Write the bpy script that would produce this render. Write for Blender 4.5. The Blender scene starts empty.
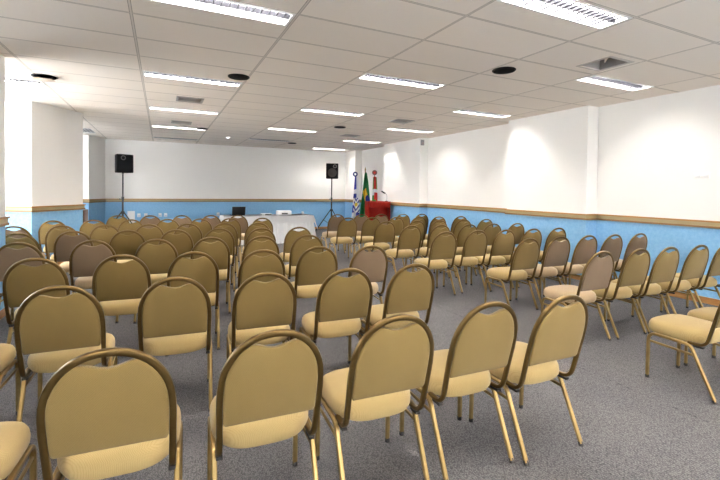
import bpy, bmesh, math, random
from mathutils import Vector, Matrix
random.seed(7)
PI = math.pi
C = bpy.context.scene.collection
HC = 2.923            # ceiling height
EYE = 1.47

# ------------------------------------------------------------------ materials
MATS = {}
def mat(name, col, rough=.6, metal=0., spec=.5, emit=None, estr=0., coat=0.):
    m = bpy.data.materials.new(name); m.use_nodes = True
    b = m.node_tree.nodes['Principled BSDF']
    b.inputs['Base Color'].default_value = (*col, 1)
    b.inputs['Roughness'].default_value = rough
    b.inputs['Metallic'].default_value = metal
    b.inputs['Specular IOR Level'].default_value = spec
    b.inputs['Coat Weight'].default_value = coat
    if emit:
        b.inputs['Emission Color'].default_value = (*emit, 1)
        b.inputs['Emission Strength'].default_value = estr
    MATS[name] = m
    return m
def nd(m, typ, **kw):
    n = m.node_tree.nodes.new(typ)
    for k, v in kw.items(): setattr(n, k, v)
    return n
def ln(m, a, b): m.node_tree.links.new(a, b)
def bsdf(m): return m.node_tree.nodes['Principled BSDF']
def math_n(m, op, a, b=None, c=None):
    n = nd(m, 'ShaderNodeMath', operation=op)
    for i, v in enumerate((a, b, c)):
        if v is None: continue
        if isinstance(v, (int, float)): n.inputs[i].default_value = v
        else: ln(m, v, n.inputs[i])
    return n.outputs[0]
def mixc(m, fac, a, b):
    n = nd(m, 'ShaderNodeMix', data_type='RGBA')
    if isinstance(fac, (int, float)): n.inputs['Factor'].default_value = fac
    else: ln(m, fac, n.inputs['Factor'])
    for s, v in ((6, a), (7, b)):
        if isinstance(v, tuple): n.inputs[s].default_value = (*v, 1)
        else: ln(m, v, n.inputs[s])
    return n.outputs[2]
def noise(m, scale, detail=2., coord='Object', rough=.5):
    tc = nd(m, 'ShaderNodeTexCoord'); n = nd(m, 'ShaderNodeTexNoise')
    n.inputs['Scale'].default_value = scale; n.inputs['Detail'].default_value = detail
    n.inputs['Roughness'].default_value = rough
    ln(m, tc.outputs[coord], n.inputs['Vector'])
    return n.outputs[0]
def ramp(m, fac, p0, c0, p1, c1):
    r = nd(m, 'ShaderNodeValToRGB')
    r.color_ramp.elements[0].position = p0; r.color_ramp.elements[0].color = (*c0, 1)
    r.color_ramp.elements[1].position = p1; r.color_ramp.elements[1].color = (*c1, 1)
    ln(m, fac, r.inputs[0]); return r.outputs[0]
def bump(m, h, strength=.2, dist=.002):
    b = nd(m, 'ShaderNodeBump'); b.inputs['Strength'].default_value = strength
    b.inputs['Distance'].default_value = dist
    ln(m, h, b.inputs['Height']); ln(m, b.outputs[0], bsdf(m).inputs['Normal'])

def fabric(name, c0, c1, ax):
    m = mat(name, c0, .85, spec=.25)
    tc = nd(m, 'ShaderNodeTexCoord')
    sx = nd(m, 'ShaderNodeSeparateXYZ'); ln(m, tc.outputs['Object'], sx.inputs[0])
    cb = nd(m, 'ShaderNodeCombineXYZ')
    ln(m, math_n(m, 'ADD', sx.outputs[0], sx.outputs[ax]), cb.inputs[0])
    second = math_n(m, 'SUBTRACT', sx.outputs[0], sx.outputs[ax])
    if ax == 1: second = math_n(m, 'MULTIPLY_ADD', sx.outputs[2], 1.4, second)
    ln(m, second, cb.inputs[1])
    v = nd(m, 'ShaderNodeTexVoronoi', voronoi_dimensions='2D'); v.inputs['Scale'].default_value = 150
    v.inputs['Randomness'].default_value = .12
    ln(m, cb.outputs[0], v.inputs['Vector'])
    oi = nd(m, 'ShaderNodeObjectInfo')
    big = noise(m, 6, 2)
    w = ramp(m, v.outputs['Distance'], .25, c0, .75, c1)
    vary = math_n(m, 'MULTIPLY_ADD', oi.outputs['Random'], .16, .90)
    vary = math_n(m, 'ADD', vary, math_n(m, 'MULTIPLY_ADD', big, .16, -.08))
    hsv = nd(m, 'ShaderNodeHueSaturation'); ln(m, w, hsv.inputs['Color']); ln(m, vary, hsv.inputs['Value'])
    ln(m, hsv.outputs[0], bsdf(m).inputs['Base Color'])
    bsdf(m).inputs['Sheen Weight'].default_value = .15
    bump(m, v.outputs['Distance'], .25, .0015)
    return m
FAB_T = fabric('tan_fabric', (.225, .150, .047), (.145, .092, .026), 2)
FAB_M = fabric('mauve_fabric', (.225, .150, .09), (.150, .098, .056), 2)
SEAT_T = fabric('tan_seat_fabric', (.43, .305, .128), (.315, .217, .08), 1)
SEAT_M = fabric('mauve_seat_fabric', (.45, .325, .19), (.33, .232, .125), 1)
GOLD = mat('gold_metal', (.30, .195, .07), .38, .75)
BRASSN = noise(GOLD, 9, 3)
ln(GOLD, ramp(GOLD, BRASSN, .3, (.25, .16, .055), .8, (.37, .25, .095)), bsdf(GOLD).inputs['Base Color'])
BRONZE = mat('bronze_metal', (.15, .092, .03), .36, .85)
RUBBER = mat('dark_rubber', (.025, .022, .02), .6)
GLIDE = mat('grey_glide', (.20, .19, .18), .5)
BLACK = mat('black_plastic', (.006, .006, .007), .55, spec=.25)
BLACKM = mat('black_metal', (.02, .02, .022), .4, .3)
GRILL = mat('speaker_grille', (.008, .008, .009), .8, spec=.15)
ZING = mat('speaker_cone', (.07, .06, .055), .6)
RINGM = mat('speaker_ring', (.16, .155, .145), .45, .5)
CONE = mat('woofer_tan', (.035, .028, .025), .7)
WHITE = mat('white_paint_metal', (.80, .79, .77), .4)
WPLAST = mat('white_plastic', (.82, .82, .82), .4)
GREYV = mat('vent_grey', (.42, .40, .37), .5, .3)
DARKV = mat('vent_dark', (.05, .045, .04), .8)
REFL = mat('lamp_reflector', (.86, .86, .86), .25)
BLADE = mat('louver_blade', (.006, .006, .0085), .6, .0, .08)
TUBE = mat('lit_tube', (.9, .9, .9), .4, emit=(1., .965, .92), estr=50)
TUBEOFF = mat('unlit_tube', (.55, .55, .55), .35)
LAMPW = mat('lit_downlight', (.9, .9, .9), .4, emit=(1, .97, .93), estr=3)
CLOTH = mat('white_cloth', (.90, .90, .91), .85, spec=.2)
DARKWOOD = mat('dark_brown_wood', (.10, .045, .02), .5)
GLASS = mat('window_glass', (.95, .97, 1), .0, spec=.5)
bsdf(GLASS).inputs['Transmission Weight'].default_value = 1.0
bsdf(GLASS).inputs['IOR'].default_value = 1.01

def wood(name, c0, c1, scale=(3, 3, 40), rough=.4):
    m = mat(name, c0, rough)
    tc = nd(m, 'ShaderNodeTexCoord'); mp = nd(m, 'ShaderNodeMapping')
    mp.inputs['Scale'].default_value = scale
    ln(m, tc.outputs['Object'], mp.inputs['Vector'])
    n = nd(m, 'ShaderNodeTexNoise'); n.inputs['Scale'].default_value = 2.; n.inputs['Detail'].default_value = 4
    ln(m, mp.outputs[0], n.inputs['Vector'])
    ln(m, ramp(m, n.outputs[0], .3, c0, .7, c1), bsdf(m).inputs['Base Color'])
    return m
TRIM_O = wood('orange_wood', (.36, .165, .04), (.47, .235, .065))
TRIM_B = wood('brown_wood', (.19, .10, .032), (.26, .14, .05))
TRIM_C = wood('olive_cream_trim', (.33, .26, .125), (.40, .325, .17))
BASEW = wood('baseboard_wood', (.40, .17, .05), (.52, .25, .08))
REDW = wood('red_mahogany', (.22, .010, .006), (.29, .015, .009), (20, 20, 3), .6)
bsdf(REDW).inputs['Specular IOR Level'].default_value = .1

# wall paint
WALLW = mat('white_wall_paint', (.88, .865, .835), .75, spec=.3)
bump(WALLW, noise(WALLW, 60, 3), .04, .002)
# blue wall covering
BLUE = mat('blue_wallcovering', (.14, .40, .66), .7, spec=.3)
bn = noise(BLUE, 22, 5, rough=.7)
ln(BLUE, ramp(BLUE, bn, .32, (.20, .44, .72), .68, (.29, .54, .79)), bsdf(BLUE).inputs['Base Color'])
bump(BLUE, bn, .15, .004)
# carpet
CARPET = mat('grey_loop_carpet', (.2, .2, .2), .95, spec=.1)
def make_carpet():
    m = CARPET
    tc = nd(m, 'ShaderNodeTexCoord'); mp = nd(m, 'ShaderNodeMapping')
    mp.inputs['Scale'].default_value = (150, 105, 1)
    ln(m, tc.outputs['Object'], mp.inputs['Vector'])
    v = nd(m, 'ShaderNodeTexVoronoi'); v.inputs['Scale'].default_value = 1; v.inputs['Randomness'].default_value = .55
    ln(m, mp.outputs[0], v.inputs['Vector'])
    loops = ramp(m, v.outputs['Distance'], .1, (.225, .215, .212), .75, (.06, .057, .06))
    big = noise(m, 1.3, 4)
    tone = ramp(m, big, .3, (.86, .86, .88), .7, (1.06, 1.05, 1.03))
    mul = nd(m, 'ShaderNodeMix', data_type='RGBA', blend_type='MULTIPLY'); mul.inputs['Factor'].default_value = 1
    ln(m, loops, mul.inputs[6]); ln(m, tone, mul.inputs[7])
    # a seam between two carpet widths, worn open in dots
    sx = nd(m, 'ShaderNodeSeparateXYZ'); ln(m, tc.outputs['Object'], sx.inputs[0])
    d = math_n(m, 'ABSOLUTE', math_n(m, 'SUBTRACT', sx.outputs[0], 3.185))
    line = math_n(m, 'LESS_THAN', d, .006)
    n2 = noise(m, 26, 2)
    gate = math_n(m, 'GREATER_THAN', n2, .52)
    f = math_n(m, 'MULTIPLY', math_n(m, 'MULTIPLY', line, gate), .8)
    out = mixc(m, f, mul.outputs[2], (.03, .03, .032))
    ln(m, out, bsdf(m).inputs['Base Color'])
    bump(m, v.outputs['Distance'], .5, .004)
make_carpet()
# ceiling tiles: 1.25 x 0.618 m boards in a slim grid
TX0, TXS, TY0, TYS = -.231, 1.25, 3.951, .618
CEIL = mat('ceiling_tile', (.74, .695, .645), .8, spec=.2)
def make_ceil():
    m = CEIL
    tc = nd(m, 'ShaderNodeTexCoord'); sx = nd(m, 'ShaderNodeSeparateXYZ'); ln(m, tc.outputs['Object'], sx.inputs[0])
    def cell(o, o0, s):
        return math_n(m, 'DIVIDE', math_n(m, 'SUBTRACT', o, o0), s)
    cx, cy = cell(sx.outputs[0], TX0, TXS), cell(sx.outputs[1], TY0, TYS)
    def dist(c, s):   # metres to the nearest grid line
        fr = math_n(m, 'FRACT', math_n(m, 'ADD', c, .5))
        return math_n(m, 'MULTIPLY', math_n(m, 'ABSOLUTE', math_n(m, 'SUBTRACT', fr, .5)), s)
    d = math_n(m, 'MINIMUM', dist(cx, TXS), dist(cy, TYS))
    bar = math_n(m, 'LESS_THAN', d, .0085)
    gap = math_n(m, 'MULTIPLY', math_n(m, 'LESS_THAN', d, .0125), math_n(m, 'SUBTRACT', 1., bar))
    comb = nd(m, 'ShaderNodeCombineXYZ')
    ln(m, math_n(m, 'FLOOR', cx), comb.inputs[0]); ln(m, math_n(m, 'FLOOR', cy), comb.inputs[1])
    wn = nd(m, 'ShaderNodeTexWhiteNoise', noise_dimensions='3D'); ln(m, comb.outputs[0], wn.inputs['Vector'])
    base = ramp(m, wn.outputs['Value'], 0, (.85, .78, .70), 1, (.89, .82, .74))
    c1 = mixc(m, bar, base, (.70, .64, .57))
    c2 = mixc(m, gap, c1, (.26, .22, .18))
    ln(m, c2, bsdf(m).inputs['Base Color'])
    bump(m, noise(m, 140, 2), .08, .002)
make_ceil()

# ------------------------------------------------------------------ mesh helpers
def obj(name, bm, mats, parent=None, smooth=True, loc=None):
    me = bpy.data.meshes.new(name)
    bmesh.ops.recalc_face_normals(bm, faces=bm.faces)
    bm.to_mesh(me); bm.free()
    for m in (mats if isinstance(mats, (list, tuple)) else [mats]): me.materials.append(m)
    if smooth:
        for p in me.polygons: p.use_smooth = True
        try: me.set_sharp_from_angle(angle=math.radians(38))
        except Exception: pass
    o = bpy.data.objects.new(name, me); C.objects.link(o)
    if parent: o.parent = parent
    if loc: o.location = loc
    return o
def tag(o, label=None, cat=None, group=None, kind=None):
    if label: o['label'] = label
    if cat: o['category'] = cat
    if group: o['group'] = group
    if kind: o['kind'] = kind
    return o
def thing(name, label, cat, loc=(0, 0, 0), rz=0., group=None):
    o = bpy.data.objects.new(name, None); C.objects.link(o)
    o.location = loc; o.rotation_euler = (0, 0, rz); o.empty_display_size = .1
    return tag(o, label, cat, group)
def box(bm, x0, x1, y0, y1, z0, z1, bev=0., mi=0, M=None):
    v = [bm.verts.new(p) for p in ((x0,y0,z0),(x1,y0,z0),(x1,y1,z0),(x0,y1,z0),(x0,y0,z1),(x1,y0,z1),(x1,y1,z1),(x0,y1,z1))]
    if M:
        for q in v: q.co = M @ q.co
    fs = [bm.faces.new([v[i] for i in f]) for f in ((0,3,2,1),(4,5,6,7),(0,1,5,4),(1,2,6,5),(2,3,7,6),(3,0,4,7))]
    for f in fs: f.material_index = mi
    if bev > 0:
        es = list({e for f in fs for e in f.edges})
        r = bmesh.ops.bevel(bm, geom=es, offset=bev, segments=2, affect='EDGES', profile=.6)
        for f in r['faces']: f.material_index = mi
    return fs
def new(): return bmesh.new()
def mbox(*a, **k):
    b = new(); box(b, *a, **k); return b
def prism(bm, pts, z0, z1, mi=0):
    lo = [bm.verts.new((x, y, z0)) for x, y in pts]; hi = [bm.verts.new((x, y, z1)) for x, y in pts]
    n = len(pts)
    for i in range(n):
        bm.faces.new((lo[i], lo[(i+1) % n], hi[(i+1) % n], hi[i])).material_index = mi
    bm.faces.new(hi).material_index = mi; bm.faces.new(lo[::-1]).material_index = mi
def smooth_path(pts, n=4):
    """Catmull-Rom through the points."""
    P = [Vector(p) for p in pts]; out = []
    for i in range(len(P)-1):
        p0 = P[max(i-1, 0)]; p1 = P[i]; p2 = P[i+1]; p3 = P[min(i+2, len(P)-1)]
        for k in range(n):
            t = k/n
            out.append(.5*((2*p1)+(p2-p0)*t+(2*p0-5*p1+4*p2-p3)*t*t+(3*p1-p0-3*p2+p3)*t**3))
    out.append(P[-1]); return out
def sweep(bm, path, ra, rb, side, seg=8, power=2.6, mi=0, closed=False):
    """Tube of rounded section along a path; ra along `side`, rb across it."""
    P = [Vector(p) for p in path]; rings = []; n = len(P)
    for i, p in enumerate(P):
        if closed: t = (P[(i+1) % n]-P[i-1]).normalized()
        else: t = (P[min(i+1, n-1)]-P[max(i-1, 0)]).normalized()
        s = Vector(side(i) if callable(side) else side); s = (s-t*s.dot(t)).normalized(); u = t.cross(s)
        ring = []
        for k in range(seg):
            a = 2*PI*(k+.5)/seg; ca, sa = math.cos(a), math.sin(a)
            ca = math.copysign(abs(ca)**(2/power), ca); sa = math.copysign(abs(sa)**(2/power), sa)
            ring.append(bm.verts.new(p+s*ra*ca+u*rb*sa))
        rings.append(ring)
    m = n if closed else n-1
    for i in range(m):
        for k in range(seg):
            bm.faces.new((rings[i][k], rings[i][(k+1) % seg], rings[(i+1) % n][(k+1) % seg], rings[(i+1) % n][k])).material_index = mi
    if not closed:
        bm.faces.new(rings[0][::-1]).material_index = mi; bm.faces.new(rings[-1]).material_index = mi
def cyl(bm, p0, p1, r0, r1=None, seg=12, mi=0):
    r1 = r0 if r1 is None else r1
    p0, p1 = Vector(p0), Vector(p1); t = (p1-p0).normalized()
    s = t.orthogonal().normalized(); u = t.cross(s)
    A = [bm.verts.new(p0+(s*math.cos(2*PI*k/seg)+u*math.sin(2*PI*k/seg))*r0) for k in range(seg)]
    B = [bm.verts.new(p1+(s*math.cos(2*PI*k/seg)+u*math.sin(2*PI*k/seg))*r1) for k in range(seg)]
    for k in range(seg): bm.faces.new((A[k], A[(k+1) % seg], B[(k+1) % seg], B[k])).material_index = mi
    bm.faces.new(A[::-1]).material_index = mi; bm.faces.new(B).material_index = mi
def lathe(bm, prof, seg=24, mi=0, M=None):
    """Profile of (radius, z) pairs turned about z."""
    rings = []
    for r, z in prof:
        if r < 1e-6: rings.append([bm.verts.new((0, 0, z))])
        else: rings.append([bm.verts.new((r*math.cos(2*PI*k/seg), r*math.sin(2*PI*k/seg), z)) for k in range(seg)])
    for a, b in zip(rings, rings[1:]):
        for k in range(seg):
            l = (k+1) % seg
            if len(a) == 1 and len(b) == 1: continue
            if len(a) == 1: f = bm.faces.new((a[0], b[k], b[l]))
            elif len(b) == 1: f = bm.faces.new((a[k], a[l], b[0]))
            else: f = bm.faces.new((a[k], a[l], b[l], b[k]))
            f.material_index = mi
    if M:
        for r in rings:
            for v in r: v.co = M @ v.co

# ------------------------------------------------------------------ the room
X0, X1, Y0, Y1 = -3.8, 6.64, -2.6, 14.5     # inner faces
T = .2
def struct(name, bm, m, smooth=False): return tag(obj(name, bm, m, smooth=smooth), kind='structure')
struct('floor', mbox(X0-T, X1+T, Y0-T, Y1+T, -.12, 0), CARPET)

# ceiling with openings for everything set into it
TILE_ROW = lambda k: TY0+k*TYS
lamps = []     # (x0, y0, lit)
ROWC = {'A': [-4, -1, 3, 7, 11, 15], 'B': [], 'C': []}
for xcol, y0s in ((TX0, (-1.61, .86, 3.34, 5.81, 8.28, 10.75, 13.22)),
                  (TX0+2*TXS, (-2.25, -.26, 2.12, 4.59, 7.06, 9.70, 12.06)),
                  (TX0+4*TXS, (-1.61, .86, 3.33, 5.81, 8.28, 10.96, 13.62)),
                  (TX0-2*TXS, (-1.61, 7.10))):
    for y0 in y0s:
        lit = not (abs(y0-13.22) < .01 or abs(y0-12.06) < .01)
        lamps.append((xcol+.025, y0, lit))
LW, LD = 1.20, .27
vents = [(.42, 7.35), (.40, 9.98), (4.50, 7.38), (4.52, 10.02)]
VS = .37
hatch = (4.48, 3.00, .36)
discs = [(-1.40, 6.75), (.90, 5.52), (3.67, 3.70), (3.71, 8.79), (.89, 10.73), (3.69, 12.58)]
slot = (-1.98, -1.60, 12.25, 13.22)
holes = [(x, x+LW, y, y+LD) for x, y, _ in lamps]
holes += [(x-VS/2, x+VS/2, y-VS/2, y+VS/2) for x, y in vents]
holes += [(hatch[0]-hatch[2]/2, hatch[0]+hatch[2]/2, hatch[1]-hatch[2]/2, hatch[1]+hatch[2]/2), slot]
holes += [(x-.09, x+.09, y-.09, y+.09) for x, y in discs]
def make_ceiling():
    bm = new()
    xs = sorted({X0-T, X1+T} | {h[0] for h in holes} | {h[1] for h in holes})
    ys = sorted({Y0-T, Y1+T} | {h[2] for h in holes} | {h[3] for h in holes})
    vs = {}
    def V(x, y):
        k = (round(x, 4), round(y, 4))
        if k not in vs: vs[k] = bm.verts.new((x, y, HC))
        return vs[k]
    for a, b in zip(xs, xs[1:]):
        for c, d in zip(ys, ys[1:]):
            mx, my = (a+b)/2, (c+d)/2
            if b-a < 1e-5 or d-c < 1e-5 or any(h[0] < mx < h[1] and h[2] < my < h[3] for h in holes): continue
            bm.faces.new((V(a, c), V(a, d), V(b, d), V(b, c)))
    me = bpy.data.meshes.new('ceiling')
    box(bm, X0-T, X1+T, Y0-T, Y1+T, HC+.22, HC+.3)
    bm.normal_update()
    bm.to_mesh(me); bm.free(); me.materials.append(CEIL)
    o = bpy.data.objects.new('ceiling', me); C.objects.link(o); tag(o, kind='structure')
make_ceiling()

WTOP = HC+.25
RAIL_T, RAIL_B = EYE-.35, EYE-.45      # chair rail top and bottom
def wall_box(bm, x0, x1, y0, y1):
    box(bm, x0, x1, y0, y1, 0, RAIL_B+.03, mi=1)
    box(bm, x0, x1, y0, y1, RAIL_B+.03, WTOP, mi=0)
# right wall with its three flat pillars
bm = new(); wall_box(bm, X1, X1+T, Y0-T, Y1+T); struct('wall_right', bm, [WALLW, BLUE])
PIL = 6.375
pillars_r = [(-.6, 1.2), (4.53, 6.27), (9.45, 11.49), (13.62, 14.5)]
for i, (a, b) in enumerate(pillars_r):
    bm = new(); wall_box(bm, PIL, X1+.02, a, b); struct('wall_right_pillar_%d' % (i+1), bm, [WALLW, BLUE])
bm = new(); wall_box(bm, X0-T, X1+T, Y1, Y1+T); struct('wall_back', bm, [WALLW, BLUE])

# left wall with window openings; wall behind the camera with openings added for brightness
wins = [(5.9, 8.7), (11.2, 12.4)]
added_wins = [(-2.5, -1.1), (1.0, 2.4), (4.2, 5.6)]  # unseen openings added behind the camera to brighten the ceiling
WZ0, WZ1 = .55, 2.75
bm = new()
edges = [Y0-T] + [e for w in wins for e in w] + [Y1+T]
for a, b in zip(edges[0::2], edges[1::2]): wall_box(bm, X0-T, X0, a, b)
for a, b in wins:
    box(bm, X0-T, X0, a, b, 0, WZ0, mi=1); box(bm, X0-T, X0, a, b, WZ1, WTOP, mi=0)
struct('wall_left', bm, [WALLW, BLUE])
bm = new()
edges = [X0-T] + [e for w in added_wins for e in w] + [X1+T]
for a, b in zip(edges[0::2], edges[1::2]): wall_box(bm, a, b, Y0-T, Y0)
for a, b in added_wins:
    box(bm, a, b, Y0-T, Y0, 0, WZ0, mi=1); box(bm, a, b, Y0-T, Y0, WZ1, WTOP, mi=0)
struct('wall_front', bm, [WALLW, BLUE])
for i, (side, a, b) in enumerate([('L', *w) for w in wins]+[('F', *w) for w in added_wins]):
    def wb(bm, a0, a1, d0, d1, z0, z1):
        if side == 'L': box(bm, X0-d1, X0-d0, a0, a1, z0, z1)
        else: box(bm, a0, a1, Y0-d1, Y0-d0, z0, z1)
    bm = new()
    for q in (a, (a+b)/2-.03, b-.06): wb(bm, q, q+.06, .07, .13, WZ0, WZ1)
    for q in (WZ0, WZ1-.06): wb(bm, a+.06, b-.06, .07, .13, q, q+.06)
    w = struct('window_%d' % (i+1), bm, WHITE)  # the 'F' ones are added out of view to let in fill light
    bm = new(); wb(bm, a+.05, b-.05, .098, .104, WZ0+.05, WZ1-.05)
    obj('pane', bm, GLASS, w, smooth=False)
    ld = bpy.data.lights.new('daylight_portal', 'AREA'); ld.shape = 'RECTANGLE'
    ld.energy = 1; ld.cycles.is_portal = True
    lo = bpy.data.objects.new('daylight_portal', ld); C.objects.link(lo)
    if side == 'L':
        ld.size = WZ1-WZ0; ld.size_y = b-a
        lo.location = (X0-T-.02, (a+b)/2, (WZ0+WZ1)/2); lo.rotation_euler = (0, -PI/2, 0)
    else:
        ld.size = b-a; ld.size_y = WZ1-WZ0
        lo.location = ((a+b)/2, Y0-T-.02, (WZ0+WZ1)/2); lo.rotation_euler = (PI/2, 0, 0)
# free-standing pillars on the window side, turned about thirty degrees to the room
U1 = Vector((.53, .848)); U2 = Vector((-.848, .53))
def quad(c, a, b): 
    c = Vector(c); return [tuple(c), tuple(c+U1*a), tuple(c+U1*a+U2*b), tuple(c+U2*b)]
P1 = quad((-2.00, 8.80), 1.13, .85)
P2 = [(-1.83, 13.72), (-1.51, 14.52), (-2.60, 14.52), (-2.55, 14.15)]
PN = [(-1.60, 5.52), (-1.60, 5.98), (-2.25, 5.98), (-2.25, 5.52)]
def pillar(name, pts):
    bm = new(); prism(bm, pts, 0, RAIL_B+.03, 1); prism(bm, pts, RAIL_B+.03, WTOP, 0)
    struct(name, bm, [WALLW, BLUE])
pillar('wall_left_pillar_1', PN); pillar('wall_left_pillar_2', P1); pillar('wall_left_pillar_3', P2)

# chair rail and baseboard follow every wall outline
def moulding(name, pts, closed, prof, mats):
    """pts walk with the room on the left; prof = list of (z0, z1, depth, material)."""
    bm = new(); P = [Vector(p) for p in pts]; n = len(P)
    def offs(d):
        out = []
        for i in range(n):
            a = P[i]-P[i-1] if (closed or i > 0) else P[1]-P[0]
            b = P[(i+1) % n]-P[i] if (closed or i < n-1) else a
            if not closed and i == 0: a = b
            a.normalize(); b.normalize()
            na, nb = Vector((-a.y, a.x)), Vector((-b.y, b.x))
            m = (na+nb); m = m/max(m.length_squared/2, .2)
            out.append(P[i]+m*d)
        return out
    for z0, z1, d, mi in prof:
        O = offs(d); I = offs(-.01)
        for i in range(n if closed else n-1):
            j = (i+1) % n
            q = [O[i], O[j], I[j], I[i]]
            lo = [bm.verts.new((p.x, p.y, z0)) for p in q]; hi = [bm.verts.new((p.x, p.y, z1)) for p in q]
            for f in ((lo[0], lo[1], hi[1], hi[0]), hi, lo[::-1]):
                bm.faces.new(f).material_index = mi
            if not closed and i == 0: bm.faces.new((lo[0], hi[0], hi[3], lo[3])).material_index = mi
            if not closed and i == n-2: bm.faces.new((lo[1], lo[2], hi[2], hi[1])).material_index = mi
    struct(name, bm, mats)
RAIL = [(RAIL_T-.022, RAIL_T, .034, 0), (RAIL_B+.028, RAIL_T-.022, .020, 2), (RAIL_B, RAIL_B+.028, .030, 1)]
BASE = [(0, .085, .018, 0)]
RM = [TRIM_O, TRIM_B, TRIM_C]
right_line = [(X1, Y0)]
for a, b in pillars_r:
    right_line += [(X1, a), (PIL, a), (PIL, b), (X1, b)]
right_line = right_line[:-1]                # last pillar runs into the back wall
right_line[-1] = (PIL, Y1)
moulding('trim_1', right_line, False, RAIL, RM); moulding('baseboard_right', right_line, False, BASE, [BASEW])
back_line = [(PIL, Y1), (X0, Y1)]
moulding('trim_2', back_line, False, RAIL, RM); moulding('baseboard_back', back_line, False, BASE, [BASEW])
for i, p in enumerate((PN, P1, P2)):
    q = p[::-1] if sum((p[k][0]*p[(k+1) % 4][1]-p[(k+1) % 4][0]*p[k][1]) for k in range(4)) > 0 else p
    moulding('trim_%d' % (i+3), q, True, RAIL, RM); moulding('baseboard_left_%d' % (i+1), q, True, BASE, [BASEW])

# ------------------------------------------------------------------ ceiling fittings
def lamp_meshes():
    # origin at the low corner of the opening, z = 0 at the ceiling face
    fr = new(); w = .016
    for a in ((-.008, LW+.008, -.008, w), (-.008, LW+.008, LD-w, LD+.008), (-.008, w, w, LD-w), (LW-w, LW+.008, w, LD-w)):
        box(fr, *a, -.004, .0)
    rf = new(); d = .085
    v = lambda x, y, z: rf.verts.new((x, y, z))
    prof = [(.0, .0), (.0, d*.6), (.03, d), (LD/2-.03, d), (LD/2, d*.45), (LD/2+.03, d), (LD-.03, d), (LD, d*.6), (LD, 0)]
    A = [v(0, y, z) for y, z in prof]; B = [v(LW, y, z) for y, z in prof]
    for i in range(len(prof)-1): rf.faces.new((A[i], A[i+1], B[i+1], B[i]))
    rf.faces.new([v(0, y, z) for y, z in prof]); rf.faces.new([v(LW, y, z) for y, z in prof])
    lv = new()
    box(lv, 0, LW, LD/2-.004, LD/2+.004, .002, .045)
    n = 19
    for k in range(1, n):
        x = LW*k/n
        box(lv, x-.0017, x+.0017, .004, LD/2-.004, .002, .016); box(lv, x-.0017, x+.0017, LD/2+.004, LD-.004, .002, .016)
    tb = new(); cyl(tb, (.03, LD*.25, .066), (LW-.03, LD*.25, .066), .014, seg=8)
    tb2 = new(); cyl(tb2, (.03, LD*.75, .066), (LW-.03, LD*.75, .066), .014, seg=8)
    return fr, rf, lv, tb, tb2
def lamp_proto(lit, name):
    t = thing('ceiling_light', name, 'ceiling light')
    fr, rf, lv, tb, tb2 = lamp_meshes()
    obj('frame', fr, WHITE, t, False); obj('reflector', rf, REFL, t, True); obj('louver', lv, BLADE, t, False)
    tm = TUBE if lit else TUBEOFF
    obj('fluorescent_tube', tb, tm, t); obj('fluorescent_tube', tb2, tm, t)
    return t
def copy_tree(o, parent=None):
    c = o.copy(); C.objects.link(c)
    if parent: c.parent = parent
    for ch in list(o.children): copy_tree(ch, c)
    return c
lamp_lit = lamp_proto(True, ''); lamp_off = lamp_proto(False, '')
used = {True: False, False: False}
ORD = ['nearest', 'second', 'third', 'fourth', 'fifth', 'sixth', 'seventh']
vis = {}
for x, y, lit in lamps:
    src = lamp_lit if lit else lamp_off
    o = src if not used[lit] else copy_tree(src); used[lit] = True
    o.location = (x, y, HC)
    col = 'left-hand' if x < -1 else 'column over the left chairs' if x < 1 else 'middle column' if x < 4 else 'column beside the right wall'
    if y < 1.5:
        lab = None
        lab = {0: 'lit louvered ceiling light in the %s, above the camera' % col, 1: 'lit louvered ceiling light in the %s, behind the camera' % col}[0 if y > -.5 else 1]
        if y < -2: lab = 'lit louvered ceiling light in the %s, farthest behind the camera' % col
    elif x < -1: lab = 'lit louvered ceiling light half hidden by the near left pillar'
    else:
        k = vis.get(col, 0); vis[col] = k+1
        lab = '%s louvered ceiling light, %s from the camera in the %s' % ('lit' if lit else 'unlit', ORD[k], col)
        if k == 0: lab = 'lit louvered ceiling light nearest the camera in the %s' % col
    tag(o, lab, 'ceiling light', 'recessed louvered ceiling lights')

def vent_proto():
    t = thing('ceiling_vent', '', 'vent')
    h = VS/2; bm = new()
    for a in ((-h-.02, h+.02, -h-.02, -h+.015), (-h-.02, h+.02, h-.015, h+.02), (-h-.02, -h+.015, -h+.015, h-.015), (h-.015, h+.02, -h+.015, h-.015)):
        box(bm, *a, -.008, .004)
    obj('frame', bm, GREYV, t, False)
    bm = new()
    for k in range(11):
        y = -h+.03+k*(2*h-.06)/10
        box(bm, -h+.015, h-.015, -.012, .012, -.0015, .0015, M=Matrix.Translation((0, y, .012)) @ Matrix.Rotation(.6, 4, 'X'))
    obj('slats', bm, GREYV, t, False)
    obj('duct', mbox(-h, h, -h, h, .09, .12), DARKV, t, False)
    return t
vp = vent_proto()
vl = ['square grey ceiling vent above the left chairs, nearer of two', 'square grey ceiling vent above the left chairs, farther of two',
      'square grey ceiling vent near the right wall, nearer of two closed grilles', 'square grey ceiling vent near the right wall, farther of two closed grilles']
for i, (x, y) in enumerate(vents):
    o = vp if i == 0 else copy_tree(vp); o.location = (x, y, HC); tag(o, vl[i], 'vent', 'slatted ceiling vents')
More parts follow.
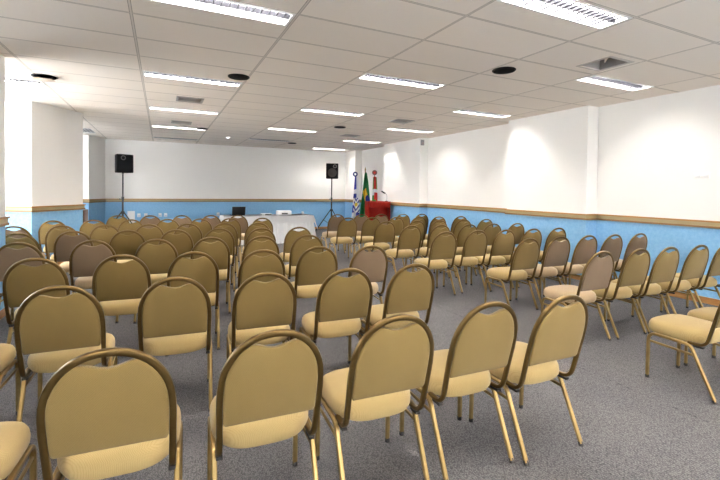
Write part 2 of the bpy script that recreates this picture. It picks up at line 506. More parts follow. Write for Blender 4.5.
# the open diffuser with a four-sided hood
t = thing('air_diffuser', 'square open air diffuser in the ceiling beside the right-hand front light', 'vent', (hatch[0], hatch[1], HC))
h = hatch[2]/2; bm = new()
for a in ((-h-.025, h+.025, -h-.025, -h+.008), (-h-.025, h+.025, h-.008, h+.025), (-h-.025, -h+.008, -h+.008, h-.008), (h-.008, h+.025, -h+.008, h-.008)):
    box(bm, *a, -.006, .003)
obj('frame', bm, CEIL if False else mat('diffuser_frame', (.55, .50, .45), .6), t, False)
bm = new()
a = [bm.verts.new(p) for p in ((-h, -h, .003), (h, -h, .003), (h, h, .003), (-h, h, .003))]
b = [bm.verts.new((p.co.x*.9, p.co.y*.9, .20)) for p in a]
for i in range(4): bm.faces.new((a[i], a[(i+1) % 4], b[(i+1) % 4], b[i]))
bm.faces.new(b)
obj('hood', bm, mat('diffuser_hood', (.30, .27, .25), .7), t, False)
bm = new()
box(bm, -h+.01, -h+.17, -.004, .004, .01, .15, M=Matrix.Rotation(.75, 4, 'Z'))
obj('damper_flap', bm, mat('diffuser_flap', (.62, .58, .52), .6), t, False)
# black round ceiling speakers
def disc_proto():
    t = thing('ceiling_speaker', '', 'speaker')
    bm = new(); lathe(bm, [(.10, .0), (.135, .0), (.137, -.008), (.128, -.016), (.118, -.014)], 28); obj('rim', bm, BLACK, t)
    bm = new(); lathe(bm, [(.120, -.012), (.08, -.018), (.03, -.021), (0, -.022)], 28); obj('grille', bm, GRILL, t)
    bm = new(); lathe(bm, [(.083, .004), (.083, .08), (0, .09)], 20); obj('can', bm, BLACK, t)
    return t
dp = disc_proto()
dl = ['round ceiling speaker with a pale cover, beside the left pillars', 'round black ceiling speaker beside the second light over the left chairs',
      'round black ceiling speaker nearest the camera, toward the right wall', 'round black ceiling speaker in the middle of the ceiling, beyond the third middle light',
      'round black ceiling speaker beside the fourth light over the left chairs', 'round black ceiling speaker farthest away, at the end of an unlit light']
for i, (x, y) in enumerate(discs):
    o = dp if i == 0 else copy_tree(dp); o.location = (x, y, HC); tag(o, dl[i], 'speaker', 'round ceiling speakers')
    if i == 0:
        first = o
for ch in first.children:
    if ch.name.startswith('grille'):
        ch.data = ch.data.copy(); ch.data.materials[0] = mat('pale_speaker_cover', (.62, .52, .42), .6); ch['label'] = 'pale beige cover hanging open'; ch.location = (0, 0, -.035)
# small downlight
t = thing('downlight', 'small round white downlight in the ceiling near the back wall', 'ceiling light', (1.69, 12.11, HC))
bm = new(); lathe(bm, [(.045, 0), (.075, 0), (.075, -.012), (.05, -.02)], 20); obj('rim', bm, WHITE, t)
bm = new(); lathe(bm, [(.05, -.018), (.03, -.026), (0, -.028)], 20); obj('lens', bm, LAMPW, t)
# lattice return-air grille by the far left pillar
t = thing('return_air_grille', 'dark lattice air grille in the ceiling between the left pillars', 'vent', (slot[0], slot[2], HC))
w, d = slot[1]-slot[0], slot[3]-slot[2]
obj('duct', mbox(.002, w-.002, .002, d-.002, .012, .016), BLACK, t, False)
bm = new()
for k in range(6): box(bm, k*w/5-.006, k*w/5+.006, 0, d, -.001, .002)
for k in range(8): box(bm, -.006, w+.006, k*d/7-.02, k*d/7+.02, -.001, .002)
obj('lattice', bm, WHITE, t, False)

# ------------------------------------------------------------------ the banquet chair (origin mid-way between its feet)
YS = -.23      # rear feet
def chair_meshes():
    out = {}
    # seat ---------------------------------------------------------------
    bm = new(); N = 44
    def outline(s, z, dz=0):
        pts = []
        for k in range(N):
            a = 2*PI*k/N; ca, sa = math.cos(a), math.sin(a)
            e = 2/3.6
            x = math.copysign(abs(ca)**e, ca); y = math.copysign(abs(sa)**e, sa)
            hw = .221+.007*y if y > -.35 else .2185-.036*(-y-.35)/.65
            pts.append(bm.verts.new((x*hw*s, YS+.293+y*.213*(1-(1-s)*1.08), z+dz*(1-(abs(x)**2.2)*.5-(abs(y)**2.2)*.5))))
        return pts
    rings = [outline(.80, .372), outline(.95, .374), outline(.995, .392), outline(1.0, .415), outline(.985, .438), outline(.945, .455), outline(.86, .468), outline(.66, .479), outline(.38, .485), outline(.12, .487)]
    for a, b in zip(rings, rings[1:]):
        for k in range(N): bm.faces.new((a[k], a[(k+1) % N], b[(k+1) % N], b[k]))
    bm.faces.new(rings[0][::-1]); bm.faces.new(rings[-1])
    out['seat'] = bm
    # back frame: one hoop, feet turned forward under the seat -------------
    def lean(z): return YS+.055-.253*(z-.44)
    half = [(.196, YS+.185, .372), (.197, YS+.135, .3715), (.198, YS+.098, .378), (.199, YS+.073, .398), (.1995, YS+.058, .430),
            (.201, lean(.50), .50), (.203, lean(.58), .58), (.2035, lean(.645), .645)]
    arc = []
    for k in range(1, 12):
        a = PI*k/12; ca, sa = math.cos(a), math.sin(a)
        x = .2035*math.copysign(abs(ca)**(2/2.15), ca); z = .660+.245*abs(sa)**(2/2.15)
        arc.append((x, lean(z), z))
    pts = half+arc+[(-x, y, z) for x, y, z in half[::-1]]
    path = smooth_path(pts, 2)
    bm = new()
    sweep(bm, path, .0115, .0135, lambda i: (0, 1, .25), seg=10, power=2.8)
    out['back_frame'] = bm
    # back cushion ---------------------------------------------------------
    bm = new()
    zb, a_, b_ = .520, .197, .222
    ol = []
    for k in range(7): ol.append((-.189+.378*k/6, zb+.0))                      # bottom edge
    ol[0] = (-.181, zb); ol[-1] = (.181, zb)
    for z in (.535, .56, .60, .645): ol.append((.1895+.002*(z-.535)/.11, z))
    M = 26
    for k in range(1, M):
        a = PI*k/M; ca, sa = math.cos(a), math.sin(a)
        x = .192*math.copysign(abs(ca)**(2/2.2), ca); z = .660+.2325*abs(sa)**(2/2.2)
        sc = .868-.022*math.cos(min(1, abs(x)/.080)*PI/2)**1.4                      # hand-hold scoop in the top edge
        if abs(x) < .080: z = min(z, sc)
        ol.append((x, z))
    for z in (.645, .60, .56, .535): ol.append((-(.1895+.002*(z-.535)/.11), z))
    cx, cz = 0., .67; n = len(ol)
    def ring(s, t):
        r = []
        for x, z in ol:
            X, Z = cx+(x-cx)*s, cz+(z-cz)*s
            r.append(bm.verts.new((X, lean(Z)+t, Z)))
        return r
    fr = [(1., .0), (.995, .010), (.975, .017), (.93, .021), (.75, .026), (.45, .030), (.15, .031)]
    rr = [(.995, -.007), (.975, -.011), (.93, -.013), (.75, -.016), (.45, -.018), (.15, -.019)]
    F = [ring(s, t) for s, t in fr]; R_ = [F[0]]+[ring(s, t) for s, t in rr]
    for L in (F, R_):
        for a, b in zip(L, L[1:]):
            for k in range(n): bm.faces.new((a[k], a[(k+1) % n], b[(k+1) % n], b[k]))
        bm.faces.new(L[-1])
    out['backrest'] = bm
    # legs -------------------------------------------------------------------
    for sx in (-1, 1):
        x = .2135*sx
        fp = smooth_path([(x, YS+.458, .012), (x, YS+.456, .16), (x, YS+.454, .30), (x, YS+.447, .336), (x, YS+.425, .357), (x, YS+.39, .364), (x, YS+.29, .3625)], 3)
        bm = new(); sweep(bm, fp, .0125, .0115, (1, 0, 0), 8, 3.2); out['front_leg%d' % sx] = bm
        rp = smooth_path([(x, YS+.29, .3625), (x, YS+.20, .361), (x, YS+.170, .352), (x, YS+.150, .330), (x, YS+.125, .275), (x, YS+.004, .012)], 3)
        bm = new(); sweep(bm, rp, .0125, .0115, (1, 0, 0), 8, 3.2); out['rear_leg%d' % sx] = bm
        bm = new(); cyl(bm, (x, YS+.458, 0), (x, YS+.458, .022), .0145, .0135, 10); out['front_foot%d' % sx] = bm
        bm = new(); cyl(bm, (x, YS+.0, 0), (x, YS+.010, .022), .0145, .0135, 10); out['rear_foot%d' % sx] = bm
        bm = new(); sweep(bm, [(x*.995, YS+.452, .300), (x*.995, YS+.138, .292)], .007, .009, (1, 0, 0), 8); out['stretcher%d' % sx] = bm
        bm = new(); box(bm, .196*sx-.013, .196*sx+.013, YS+.088, YS+.150, .352, .366, .003); out['bracket%d' % sx] = bm
        bm = new(); box(bm, .170*sx-.012, .170*sx+.012, YS+.30, YS+.36, .352, .373, .003); out['bumper%d' % sx] = bm
    bm = new()
    for y in (.20, .40): sweep(bm, [(-.21, YS+y, .362), (.21, YS+y, .362)], .008, .008, (0, 1, 0), 8)
    out['cross_rails'] = bm
    return out
def make_chair():
    t = thing('banquet_chair', '', 'chair'); m = chair_meshes()
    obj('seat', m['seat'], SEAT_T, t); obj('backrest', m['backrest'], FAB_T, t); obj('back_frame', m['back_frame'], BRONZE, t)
    for sx in (-1, 1):
        for k in ('front', 'rear'):
            l = obj('leg', m['%s_leg%d' % (k, sx)], GOLD, t)
            f = obj('foot_glide', m['%s_foot%d' % (k, sx)], RUBBER, l)
        obj('side_stretcher', m['stretcher%d' % sx], GOLD, t)
        obj('corner_bracket', m['bracket%d' % sx], RUBBER, t)
        obj('stacking_bumper', m['bumper%d' % sx], RUBBER, t)
    obj('cross_rail', m['cross_rails'], GOLD, t)
    return t
proto = {'t': make_chair()}
pm = copy_tree(proto['t'])
for ch in pm.children:
    if ch.name.startswith('seat'): ch.data = ch.data.copy(); ch.data.materials[0] = SEAT_M
    if ch.name.startswith('backrest'): ch.data = ch.data.copy(); ch.data.materials[0] = FAB_M
proto['m'] = pm
taken = {'t': False, 'm': False}
# apex of every hoop (x, y, fabric), row by row, nearest the camera first
LEFT = [
 [(-.72,1.98,'t',-3),(-.144,1.922,'t',-4.0),(.422,1.879,'t',-3.0),(.973,1.854,'t',-3.0),(1.516,1.858,'t',-2.0),(1.998,1.797,'t',-1.5)],
 [(-1.05,3.10,'t',-3),(-.504,3.08,'t',-1.8),(.103,3.084,'t',-4.4),(.659,3.012,'t',-5.1),(1.217,2.945,'t',-4.1),(1.749,2.92,'t',-2.0)],
 [(-.864,4.238,'t',-3.4),(-.277,4.179,'t',-3.2),(.279,4.145,'t',-4.2),(.869,4.054,'t',-5.5),(1.413,4.079,'t',-4.6),(1.919,3.957,'m',-3.4)],
 [(-1.249,5.378,'m',-4),(-.627,5.352,'m',-3.1),(-.021,5.234,'t',-4.6),(.532,5.234,'t',-4.0),(1.098,5.145,'t',-5.1),(1.65,5.104,'t',-4.5)],
 [(-1.56,6.26,'t'),(-.978,6.48,'m',-2.9),(-.376,6.38,'t',-2.8),(.203,6.275,'t',-4.2),(.749,6.285,'t',-4.1),(1.316,6.17,'t',-4.9),(1.865,6.16,'t',-4.5)],
 [(-1.88,7.36,'m'),(-1.31,7.3,'t'),(-.76,7.24,'t'),(-.17,7.17,'t'),(.39,7.13,'t'),(.94,7.06,'t'),(1.48,7.01,'t')],
 [(-1.62,8.37,'t'),(-1.05,8.37,'t'),(-.48,8.32,'t'),(.11,8.28,'t'),(.66,8.23,'t'),(1.19,8.19,'t'),(1.8,8.14,'t')],
 [(-.79,9.58,'t'),(-.2,9.45,'m'),(.39,9.34,'m'),(.95,9.22,'m'),(1.49,9.12,'m')]]
RIGHT = [
 [(3.73,1.71,'t',-1),(4.27,1.70,'t',-2)],
 [(3.838,2.82,'m',-2.5),(4.372,2.784,'t',-2.5),(4.847,2.755,'t',-2.5),(5.381,2.727,'t',-2.5),(5.90,2.70,'t',-3)],
 [(4.032,3.869,'t',-2.),(4.584,3.869,'m',-3),(5.096,3.85,'m',-2.),(5.56,3.80,'m',-2.5),(6.091,3.776,'m',-2.5)],
 [(3.541,4.856,'t',-2.5),(4.132,4.883,'t',-2.),(4.60,4.80,'t',-3),(5.16,4.80,'t',-2.5),(5.69,4.78,'t',-2.5)],
 [(3.72,5.72,'t'),(4.28,5.66,'t'),(4.85,5.62,'t'),(5.39,5.61,'t'),(5.92,5.56,'t')],
 [(3.76,6.64,'t'),(4.42,6.62,'t'),(4.93,6.58,'t'),(5.55,6.6,'t'),(6.13,6.59,'t')],
 [(3.48,7.74,'t'),(4.02,7.7,'t'),(4.58,7.65,'t'),(5.13,7.59,'t'),(5.64,7.56,'t'),(6.22,7.51,'t')],
 [(3.71,8.87,'m'),(4.29,8.77,'m'),(4.79,8.71,'m'),(5.35,8.62,'t'),(5.85,8.54,'t')]]
NTH = ['first', 'second', 'third', 'fourth', 'fifth', 'sixth', 'seventh', 'eighth']
ROWN = ['front', 'second', 'third', 'fourth', 'fifth', 'sixth', 'seventh', 'eighth']
LROT = [-3.2, -4.3, -5, -5.5, -5.8, -5.8, -5, -7]
RROT = [-1, -2.5, -2.5, -2.5, -2.5, -2.5, -3.5, -4]
for side, rows, rots in (('left', LEFT, LROT), ('right', RIGHT, RROT)):
    for r, row in enumerate(rows):
        for k, (x, y, f, *rot) in enumerate(row):
            o = proto[f] if not taken[f] else copy_tree(proto[f]); taken[f] = True
            a = math.radians(rots[r]+random.uniform(-1.8, 1.8))
            oy = .29                                              # hoop apex sits behind the chair's middle
            if rot:                                               # placed by its middle
                a = math.radians(rot[0]); o.location = (x, y, 0)
            else: o.location = (x*.976-math.sin(a)*oy, y*.976+math.cos(a)*oy, 0)
            o.rotation_euler = (0, 0, a)
            pos = 'leftmost' if k == 0 else 'rightmost' if k == len(row)-1 else NTH[k]+' from left'
            rn = 'row nearest the camera' if r == 0 else '%s row from the camera' % ROWN[r] if r < len(rows)-1 else 'farthest row'
            lab = '%s gold-framed chair, %s in the %s, %s block' % ('tan' if f == 't' else 'mauve-backed', pos, rn, side)
            tag(o, lab, 'chair', 'banquet chairs in the %s block' % side)

# ------------------------------------------------------------------ head table
TB = (1.47, 3.80, 10.90, 11.62)
tcx, tcy = (TB[0]+TB[1])/2, (TB[2]+TB[3])/2
hx, hy = (TB[1]-TB[0])/2, (TB[3]-TB[2])/2
t = thing('banquet_table', 'long head table hidden under a white pleated cloth before the back wall', 'table', (tcx, tcy, 0))
obj('tabletop', mbox(-hx, hx, -hy, hy, .715, .745, bev=.006), TRIM_B, t, False)
for sx in (-1, 1):
    for sy in (-1, 1):
        bm = new(); cyl(bm, (sx*(hx-.15), sy*(hy-.1), 0), (sx*(hx-.15), sy*(hy-.1), .716), .018); obj('leg', bm, BLACKM, t)
def cloth():
    bm = new(); zt = .752
    # pleated skirt
    per = []
    ex, ey = hx+.012, hy+.012
    def walk(p, q, n):
        for i in range(n): per.append(((p[0]+(q[0]-p[0])*i/n, p[1]+(q[1]-p[1])*i/n)))
    walk((-ex, -ey), (ex, -ey), 150); walk((ex, -ey), (ex, ey), 46); walk((ex, ey), (-ex, ey), 150); walk((-ex, ey), (-ex, -ey), 46)
    n = len(per)
    rows = [(zt-.004, 0.), (.66, .4), (.55, .7), (.3, .9), (.012, 1.)]
    R = []
    for z, w in rows:
        r = []
        for i, (x, y) in enumerate(per):
            nx = 1 if x >= ex-1e-6 else -1 if x <= -ex+1e-6 else 0; ny = 1 if y >= ey-1e-6 else -1 if y <= -ey+1e-6 else 0
            o = w*(.014+.013*math.sin(i*2*PI/6.1)+.006*math.sin(i*.37)+.022*(1-z/zt))
            r.append(bm.verts.new((x+nx*(o+w*.11*(1-z/zt)), y+ny*o, z)))
        R.append(r)
    for a, b in zip(R, R[1:]):
        for k in range(n): bm.faces.new((a[k], b[k], b[(k+1) % n], a[(k+1) % n]))
    bm.faces.new(R[0])
    return bm
def topper():
    bm = new(); nx, ny = 60, 26; dx, dy = hx+.018, hy+.018; ov = .19
    V = {}
    for i in range(nx+1):
        for j in range(ny+1):
            x = -(dx+ov)+2*(dx+ov)*i/nx; y = -(dy+ov)+2*(dy+ov)*j/ny
            ox, oy = max(0, abs(x)-dx), max(0, abs(y)-dy)
            X = math.copysign(min(abs(x), dx)+.18*ox+.012*(ox > 0), x); Y = math.copysign(min(abs(y), dy)+.18*oy+.012*(oy > 0), y)
            drop = max(ox, oy)+1.15*min(ox, oy)
            if ox > 0 and oy > 0:      # hanging corner folds outwards
                X += math.copysign(.06*min(ox, oy)/ov, x); Y += math.copysign(.05*min(ox, oy)/ov, y)
            wob = .006*math.sin(i*1.3)*(oy > 0)+.006*math.sin(j*1.7)*(ox > 0)
            V[i, j] = bm.verts.new((X+math.copysign(wob, x)*(ox > 0)+0, Y+math.copysign(wob, y)*(oy > 0), .757-drop))
    for i in range(nx):
        for j in range(ny): bm.faces.new((V[i, j], V[i+1, j], V[i+1, j+1], V[i, j+1]))
    bmesh.ops.solidify(bm, geom=bm.faces[:], thickness=.002)
    return bm
ct = thing('tablecloth', 'white pleated cloth draped to the floor over the long head table', 'tablecloth', (tcx, tcy, 0))
obj('skirt', cloth(), CLOTH, ct); obj('top_cloth', topper(), CLOTH, ct)
TZ = .759
# laptop
t = thing('laptop', 'open black laptop at the left end of the white head table', 'laptop', (1.82, 11.22, TZ), math.radians(6))
obj('base', mbox(-.17, .17, -.12, .12, 0, .018, bev=.004), BLACK, t)
M = Matrix.Translation((0, -.115, .018)) @ Matrix.Rotation(math.radians(-14), 4, 'X')
sc = obj('screen', mbox(-.172, .172, -.006, .006, 0, .225, bev=.004, M=Matrix.Translation((0, .0, 0))), BLACK, t)
sc.matrix_local = Matrix.Translation((0, -.112, .016)) @ Matrix.Rotation(math.radians(10), 4, 'X')
obj('hinge', mbox(-.12, .12, -.118, -.100, .014, .026, bev=.003), BLACK, t)
# white carton, dark device, small cup on the table
t = thing('carton', 'white open-fronted box standing right of centre on the head table', 'box', (3.05, 11.14, TZ), math.radians(-4))
obj('shell', mbox(-.20, .20, -.11, .11, 0, .125, bev=.03), WPLAST, t)
obj('front_slot', mbox(-.075, .09, -.114, -.108, .028, .062), DARKV, t, False)
t = thing('projector', 'small dark and white device lying left of the white box on the table', 'device', (2.555, 11.10, TZ), math.radians(3))
obj('body', mbox(-.14, .13, -.09, .09, .0, .05, bev=.008), WPLAST, t)
obj('dark_front', mbox(-.05, .125, -.095, -.085, .008, .040), BLACK, t, False)
bm = new(); lathe(bm, [(0, 0), (.028, 0), (.036, .085), (.034, .085), (.027, .004), (0, .004)], 16)
tag(obj('paper_cup', bm, WPLAST, loc=(3.60, 11.15, TZ)), 'small white cup near the right end of the head table', 'cup')

# ------------------------------------------------------------------ speakers on tripods
def tripod(loc, rz, label, top):
    t = thing('speaker_stand', label, 'stand', loc, rz)
    bm = new(); cyl(bm, (0, 0, .20), (0, 0, 1.15), .024, seg=14); cyl(bm, (0, 0, 1.10), (0, 0, top), .019, seg=14); obj('pole', bm, BLACKM, t)
    bm = new(); cyl(bm, (0, 0, 1.12), (0, 0, 1.20), .034, seg=14); cyl(bm, (0, 0, .72), (0, 0, .80), .045, seg=14); cyl(bm, (0, 0, .20), (0, 0, .26), .034, seg=14); obj('collar', bm, BLACKM, t)
    bm = new(); cyl(bm, (-.02, 0, 1.14), (-.075, 0, 1.14), .008, seg=8); cyl(bm, (-.075, 0, 1.14), (-.085, 0, 1.14), .02, seg=10); obj('locking_knob', bm, BLACK, t)
    for k in range(3):
        a = 2*PI*k/3+PI; d = Vector((math.cos(a), math.sin(a), 0))
        bm = new(); s = Vector((-d.y, d.x, 0))
        sweep(bm, [d*.035+Vector((0, 0, .77)), d*.60+Vector((0, 0, .018))], .016, .016, s, 8)
        l = obj('leg', bm, BLACKM, t)
        bm = new(); cyl(bm, d*.595+Vector((0, 0, 0)), d*.595+Vector((0, 0, .04)), .021, .018, 10); obj('rubber_foot', bm, RUBBER, l)
        bm = new(); sweep(bm, [d*.028+Vector((0, 0, .235)), d*.29+Vector((0, 0, .43))], .009, .008, s, 8); obj('brace', bm, BLACKM, t)
    return t
def speaker(loc, rz, label, w, d, h, woofer):
    t = thing('loudspeaker', label, 'loudspeaker', loc, rz)
    bm = new()
    pts = [(-w/2, -d/2), (w/2, -d/2), (w*.34, d/2), (-w*.34, d/2)]
    prism(bm, pts, 0, h)
    bmesh.ops.bevel(bm, geom=bm.edges[:], offset=.012, segments=2, affect='EDGES')
    obj('cabinet', bm, BLACK, t)
    obj('grille', mbox(-w/2+.025, w/2-.025, -d/2-.010, -d/2+.004, .025, h-.025, bev=.006), GRILL, t)
    MR = Matrix.Rotation(PI/2, 4, 'X')
    hxn = w*.22 if woofer else -w*.12
    bm = new(); lathe(bm, [(.040, .0), (.052, .006), (.064, .004), (.066, -.004)], 24, M=Matrix.Translation((hxn, -d/2-.010, h-.10)) @ MR); obj('horn_ring', bm, RINGM, t)
    bm = new(); lathe(bm, [(0, .002), (.03, .003), (.042, .001)], 24, M=Matrix.Translation((hxn, -d/2-.010, h-.10)) @ MR); obj('horn', bm, BLACK, t)
    if woofer:
        bm = new(); lathe(bm, [(0, .004), (.05, .007), (.06, .002), (.135, .006), (.150, .008), (.158, -.002)], 32, M=Matrix.Translation((0, -d/2-.008, .205)) @ MR); obj('woofer', bm, CONE, t)
    bm = new(); cyl(bm, (0, 0, -.03), (0, 0, .01), .024, seg=14); obj('pole_socket', bm, BLACKM, t)
    return t
tripod((-.97, 13.30, 0), .5, 'black tripod stand carrying the left loudspeaker by the back wall', 1.84)
speaker((-.97, 13.30, 1.875), math.radians(24), 'black loudspeaker on the left tripod in the back left corner', .44, .34, .51, False)
tripod((5.37, 13.40, 0), .0, 'black tripod stand with splayed legs beside the head table and flags', 1.82)
speaker((5.37, 13.40, 1.855), math.radians(-18), 'black loudspeaker with round woofer on the right tripod near the flags', .43, .34, .53, True)

# ------------------------------------------------------------------ lectern with microphone
t = thing('lectern', 'red mahogany lectern in front of the flags by the right wall', 'lectern', (5.945, 11.0, 0), math.radians(-10))
w = .66
bm = new(); box(bm, -w/2+.04, w/2-.04, -.0, .26, .0, .98, .006); obj('body', bm, REDW, t)
bm = new()
n = 24; lo = []; hi = []
for k in range(n+1):
    x = -w/2+w*k/n; y = -.12-.15*math.sqrt(max(0, 1-(2*x/w)**2*.92))
    zl = .93-.0+.06*(2*x/w)**2
    lo.append((x, y, .93+.04*(2*x/w)**2)); hi.append((x, y, 1.115))
A = [bm.verts.new(p) for p in lo]; B = [bm.verts.new(p) for p in hi]
A2 = [bm.verts.new((p[0], .26 if False else -.10, p[2])) for p in lo]; B2 = [bm.verts.new((p[0], -.10, p[2])) for p in hi]
for k in range(n):
    bm.faces.new((A[k], A[k+1], B[k+1], B[k])); bm.faces.new((A[k], A2[k], A2[k+1], A[k+1]))
    bm.faces.new((B[k], B[k+1], B2[k+1], B2[k])); bm.faces.new((A2[k], B2[k], B2[k+1], A2[k+1]))
bm.faces.new((A[0], B[0], B2[0], A2[0])); bm.faces.new((A[n], A2[n], B2[n], B[n]))
obj('curved_front', bm, REDW, t)
for sx in (-1, 1): obj('side_panel', mbox(sx*w/2-.02, sx*w/2+.02, -.10, .28, .0, 1.115, .004), REDW, t)
bm = new(); box(bm, -w/2-.025, w/2+.025, -.10, .30, 1.112, 1.138, .008); obj('top', bm, REDW, t)
bm = new(); box(bm, -w/2+.02, w/2-.02, -.16, .27, 0, .07, .006); obj('plinth', bm, REDW, t)
t2 = thing('gooseneck_microphone', 'slim gooseneck microphone rising from the right side of the red lectern', 'microphone', (6.205, 10.97, 1.139))
bm = new(); lathe(bm, [(0, 0), (.045, 0), (.045, .012), (.02, .02), (0, .02)], 18); obj('base', bm, BLACK, t2)
bm = new(); sweep(bm, smooth_path([(0, 0, .015), (.012, 0, .10), (.008, 0, .17), (-.02, 0, .225), (-.065, 0, .25)], 5), .006, .006, (0, 1, 0), 8); obj('gooseneck', bm, mat('mic_metal', (.25, .25, .26), .35, .8), t2)
bm = new(); sweep(bm, [(-.055, 0, .246), (-.085, 0, .26), (-.165, 0, .300), (-.18, 0, .306)], .022, .022, (0, 1, 0), 10); obj('microphone_head', bm, BLACK, t2)

# ------------------------------------------------------------------ flags
FB = mat('flag_blue', (.03, .045, .35), .8); FW = mat('flag_white', (.82, .82, .84), .8); FY = mat('flag_yellow', (.85, .62, .04), .8)
FG = mat('flag_green', (.01, .23, .06), .8); FR = mat('flag_red', (.62, .03, .02), .8); FLG = mat('flag_light_green', (.10, .38, .08), .8)
FDB = mat('rosette_brown', (.16, .06, .04), .7); FNAVY = mat('rosette_navy', (.03, .04, .17), .6)
POLE = wood('pole_wood', (.25, .13, .06), (.32, .18, .09))
BRASS = mat('brass', (.5, .36, .14), .35, .8)
def drape(bm, zt, zb, wt, wb, colour, amp=.05, folds=3, drop=0., nx=40, nz=70, xoff=0.):
    """Cloth hanging from the pole; u runs across the cloth, v down; colour(u, v) picks a material."""
    V = {}
    for j in range(nz+1):
        v = j/nz
        for i in range(nx+1):
            u = i/nx
            w = wt+(wb-wt)*v**.8
            x = (u-.5)*w+xoff+.02*math.sin(3*v+1)*v
            y = -.02-amp*(.35+.65*v)*(.5+.5*math.sin(2*PI*folds*u+1.4*v+.6))
            z = zt-(zt-zb)*v-drop*u*v+.03*(1-v)*(-(2*u-1)**2)
            V[i, j] = bm.verts.new((x, y, z))
    for i in range(nx):
        for j in range(nz):
            f = bm.faces.new((V[i, j], V[i+1, j], V[i+1, j+1], V[i, j+1])); f.material_index = colour((i+.5)/nx, (j+.5)/nz)
    bmesh.ops.solidify(bm, geom=bm.faces[:], thickness=.003)
def flag(loc, rz, label, ztip, finial, cloth_fn, ribbon=None):
    t = thing('flag', label, 'flag', loc, rz, 'flags beside the lectern')
    bm = new(); cyl(bm, (0, 0, .02), (0, 0, ztip-.1), .013, seg=12); obj('pole', bm, POLE, t)
    bm = new(); lathe(bm, [(0, 0), (.15, 0), (.15, .025), (.05, .05), (.03, .10), (.0, .10)], 24); obj('stand_base', bm, DARKWOOD, t)
    finial(t, ztip); cloth_fn(t)
    return t
def fin_ring(ring, inner):
    def f(t, z):
        MR = Matrix.Translation((0, -.022, z-.06)) @ Matrix.Rotation(PI/2, 4, 'X')
        bm = new(); lathe(bm, [(.036, -.010), (.036, .006), (.048, .014), (.074, .012), (.084, .0), (.082, -.010), (.036, -.010)], 24, M=MR)
        o = obj('rosette', bm, ring, t)
        bm = new(); lathe(bm, [(0, .008), (.025, .007), (.044, .002), (.044, -.008), (0, -.008)], 20, M=MR); obj('rosette_centre', bm, inner, o)
        for k in range(10):
            pass
    return f
def fin_spear(t, z):
    bm = new(); lathe(bm, [(0, z), (.012, z-.05), (.024, z-.09), (.014, z-.125), (.020, z-.135), (.020, z-.15), (.013, z-.16), (.013, z-.2)], 14); obj('spear_finial', bm, BRASS, t)
# city flag: white with blue bands and a yellow sun
def city(t):
    def c(u, v):
        if v < .30: return 0 if u < .52 else 1                      # blue / white ribbon
        if v < .40: return 1
        if v < .50: return 0 if u < .55 else 1
        dx, dy = (u-.52)*.30, (v-.655)*1.35
        if dx*dx+dy*dy < .0038: return 2
        if v < .84:
            s = (u*.30+v*1.1)*8 if u > .5 else (u*.3-v*1.1)*8
            if u < .16: return 0 if v > .66 else 1
            return 0 if (s % 1) < .42 and dx*dx+dy*dy > .0055 else 1
        if u > .52: return 0 if v < .96 else 1
        return 1
    bm = new(); drape(bm, 1.93, .50, .09, .27, c, amp=.06, folds=2.2, xoff=.035)
    obj('flag_cloth', bm, [FB, FW, FY], t)
def brazil(t):
    def c(u, v):
        # the hanging diamond and its blue globe, seen gathered in folds
        dx, dy = (u-.50), (v-.50)
        d = abs(dx)*1.15+abs(dy-.25*dx)*3.0
        e = math.hypot((u-.70)*.9, (v-.575)*2.6)
        if e < .26 and u > .45: return 2
        if d < .52: return 1
        return 0
    bm = new(); drape(bm, 2.08, .45, .07, .41, c, amp=.07, folds=2.6, drop=0., xoff=.02)
    obj('flag_cloth', bm, [FG, FY, FB], t)
def state(t):
    def c(u, v):
        if v < .32: return 0 if .22 < u < .82 else 2
        if v < .40: return 1
        if v < .58: return 0 if u > .35 else (2 if v > .47 else 1)
        if v < .66: return 0 if u > .75 else 2
        if v < .80: return 2 if u < .8 else 3
        return 0 if u > .45 else 1
    bm = new(); drape(bm, 1.93, .62, .12, .21, c, amp=.05, folds=2.0, xoff=.01)
    obj('flag_cloth', bm, [FR, FW, FLG, FY], t)
flag((5.83, 12.45, 0), math.radians(-24), 'white and blue flag with a yellow sun, leftmost of three on poles', 2.06, fin_ring(FNAVY, FW), city)
flag((6.25, 12.54, 0), math.radians(-24), 'green flag with yellow and blue on the tallest pole, middle of three', 2.27, fin_spear, brazil)
flag((6.385, 12.12, 0), math.radians(-24), 'red, white and green flag with a dark rosette behind the lectern', 2.12, fin_ring(FDB, FR), state)

# ------------------------------------------------------------------ small things on and by the walls
def outlet(x, label):
    t = thing('wall_box', label, 'wall box', (x, Y1, .55), 0, 'white boxes low on the back wall')
    obj('case', mbox(-.045, .045, -.05, 0, 0, .11, bev=.008), WPLAST, t)
    obj('lower_face', mbox(-.032, .032, -.053, -.047, .012, .055), mat('grey_socket', (.55, .60, .68), .5) if 'grey_socket' not in MATS else MATS['grey_socket'], t, False)
for x, l in ((-.62, 'small white box low on the blue wall, nearest the left loudspeaker stand'), (-.43, 'small white box low on the blue wall, second from the left stand'),
             (-.03, 'small white box low on the blue wall, third from the left stand'), (.13, 'small white box low on the blue wall, fourth from the left stand'),
             (1.72, 'small white box low on the blue wall just left of the laptop')):
    outlet(x, l)
t = thing('display_board', 'white rectangular panel standing against the wall behind the left speaker stand', 'panel', (-.83, Y1-.02, 0))
obj('panel', mbox(-.10, .10, -.03, 0, 0, .74, bev=.004), WPLAST, t)
obj('edge_strip', mbox(-.10, .10, -.032, -.028, .0, .02), GREYV, t, False)
t = thing('alarm_siren', 'small grey alarm box high on the middle right-wall pillar', 'alarm', (6.385, 9.45, 2.72), 0)
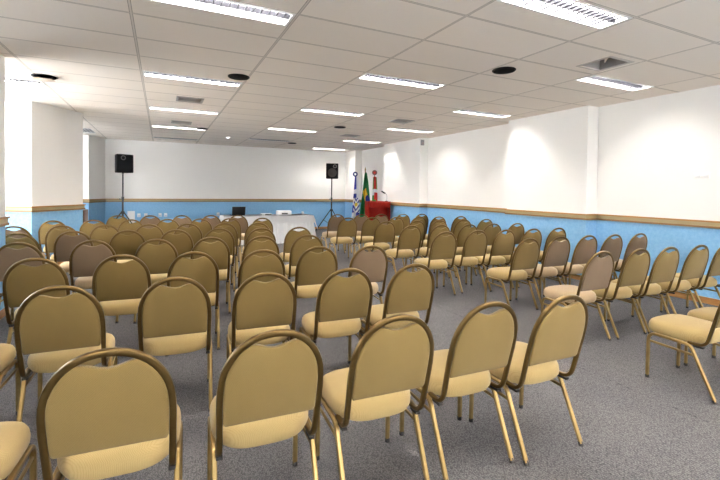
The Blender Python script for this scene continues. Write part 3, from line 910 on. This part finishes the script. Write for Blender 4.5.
obj('case', mbox(-.0, .10, -.035, 0, 0, .15, bev=.006), mat('alarm_grey', (.30, .29, .30), .5), t)
obj('lens', mbox(.02, .08, -.05, -.033, .02, .08, bev=.006), mat('alarm_lens', (.35, .28, .28), .3), t)
t = thing('wall_socket', 'white double wall plate on the white right wall at frame edge', 'wall plate', (X1, 3.03, EYE+.22), 0)
obj('plate', mbox(-.010, .0, -.09, .09, 0, .075, bev=.003), WALLW, t)
for s in (-1, 1): obj('cover', mbox(-.013, -.008, s*.045-.03, s*.045+.03, .012, .063, bev=.002), WPLAST, t)
t = thing('wooden_board', 'narrow upright brown board beside the far edge of left pillar', 'board', (-1.455, 10.35, 0))
obj('board', mbox(-.03, .03, -.25, .25, 0, .98, bev=.004), DARKWOOD, t)
obj('foot', mbox(-.06, .06, -.25, .25, 0, .05, bev=.004), DARKWOOD, t)

# ------------------------------------------------------------------ daylight, camera, view
w = bpy.data.worlds.new('World'); bpy.context.scene.world = w; w.use_nodes = True
bg = w.node_tree.nodes['Background']; bg.inputs[0].default_value = (1.0, .985, .965, 1); bg.inputs[1].default_value = 5.6

f, yaw, pitch, roll, cyy = 411.4843, .4502, -.0188, .0126, 197.93
s_, c_ = math.sin(yaw), math.cos(yaw)
F = Vector((s_*math.cos(pitch), c_*math.cos(pitch), math.sin(pitch)))
R = Vector((c_, -s_, 0)); U = R.cross(F)
R2 = R*math.cos(roll)+U*math.sin(roll); U2 = -R*math.sin(roll)+U*math.cos(roll)
cd = bpy.data.cameras.new('camera'); cam = bpy.data.objects.new('camera', cd); C.objects.link(cam)
cd.sensor_fit = 'HORIZONTAL'; cd.sensor_width = 36; cd.lens = f/720*36; cd.shift_y = -(240-cyy)/720; cd.clip_start = .05
m = Matrix.Identity(4)
for i in range(3):
    m[i][0], m[i][1], m[i][2] = R2[i], U2[i], -F[i]
m.translation = (0, 0, EYE); cam.matrix_world = m
S = bpy.context.scene; S.camera = cam
S.view_settings.view_transform = 'Standard'; S.view_settings.look = 'None'; S.view_settings.gamma = 1; S.view_settings.use_curve_mapping = False
S.view_settings.exposure = 1.62
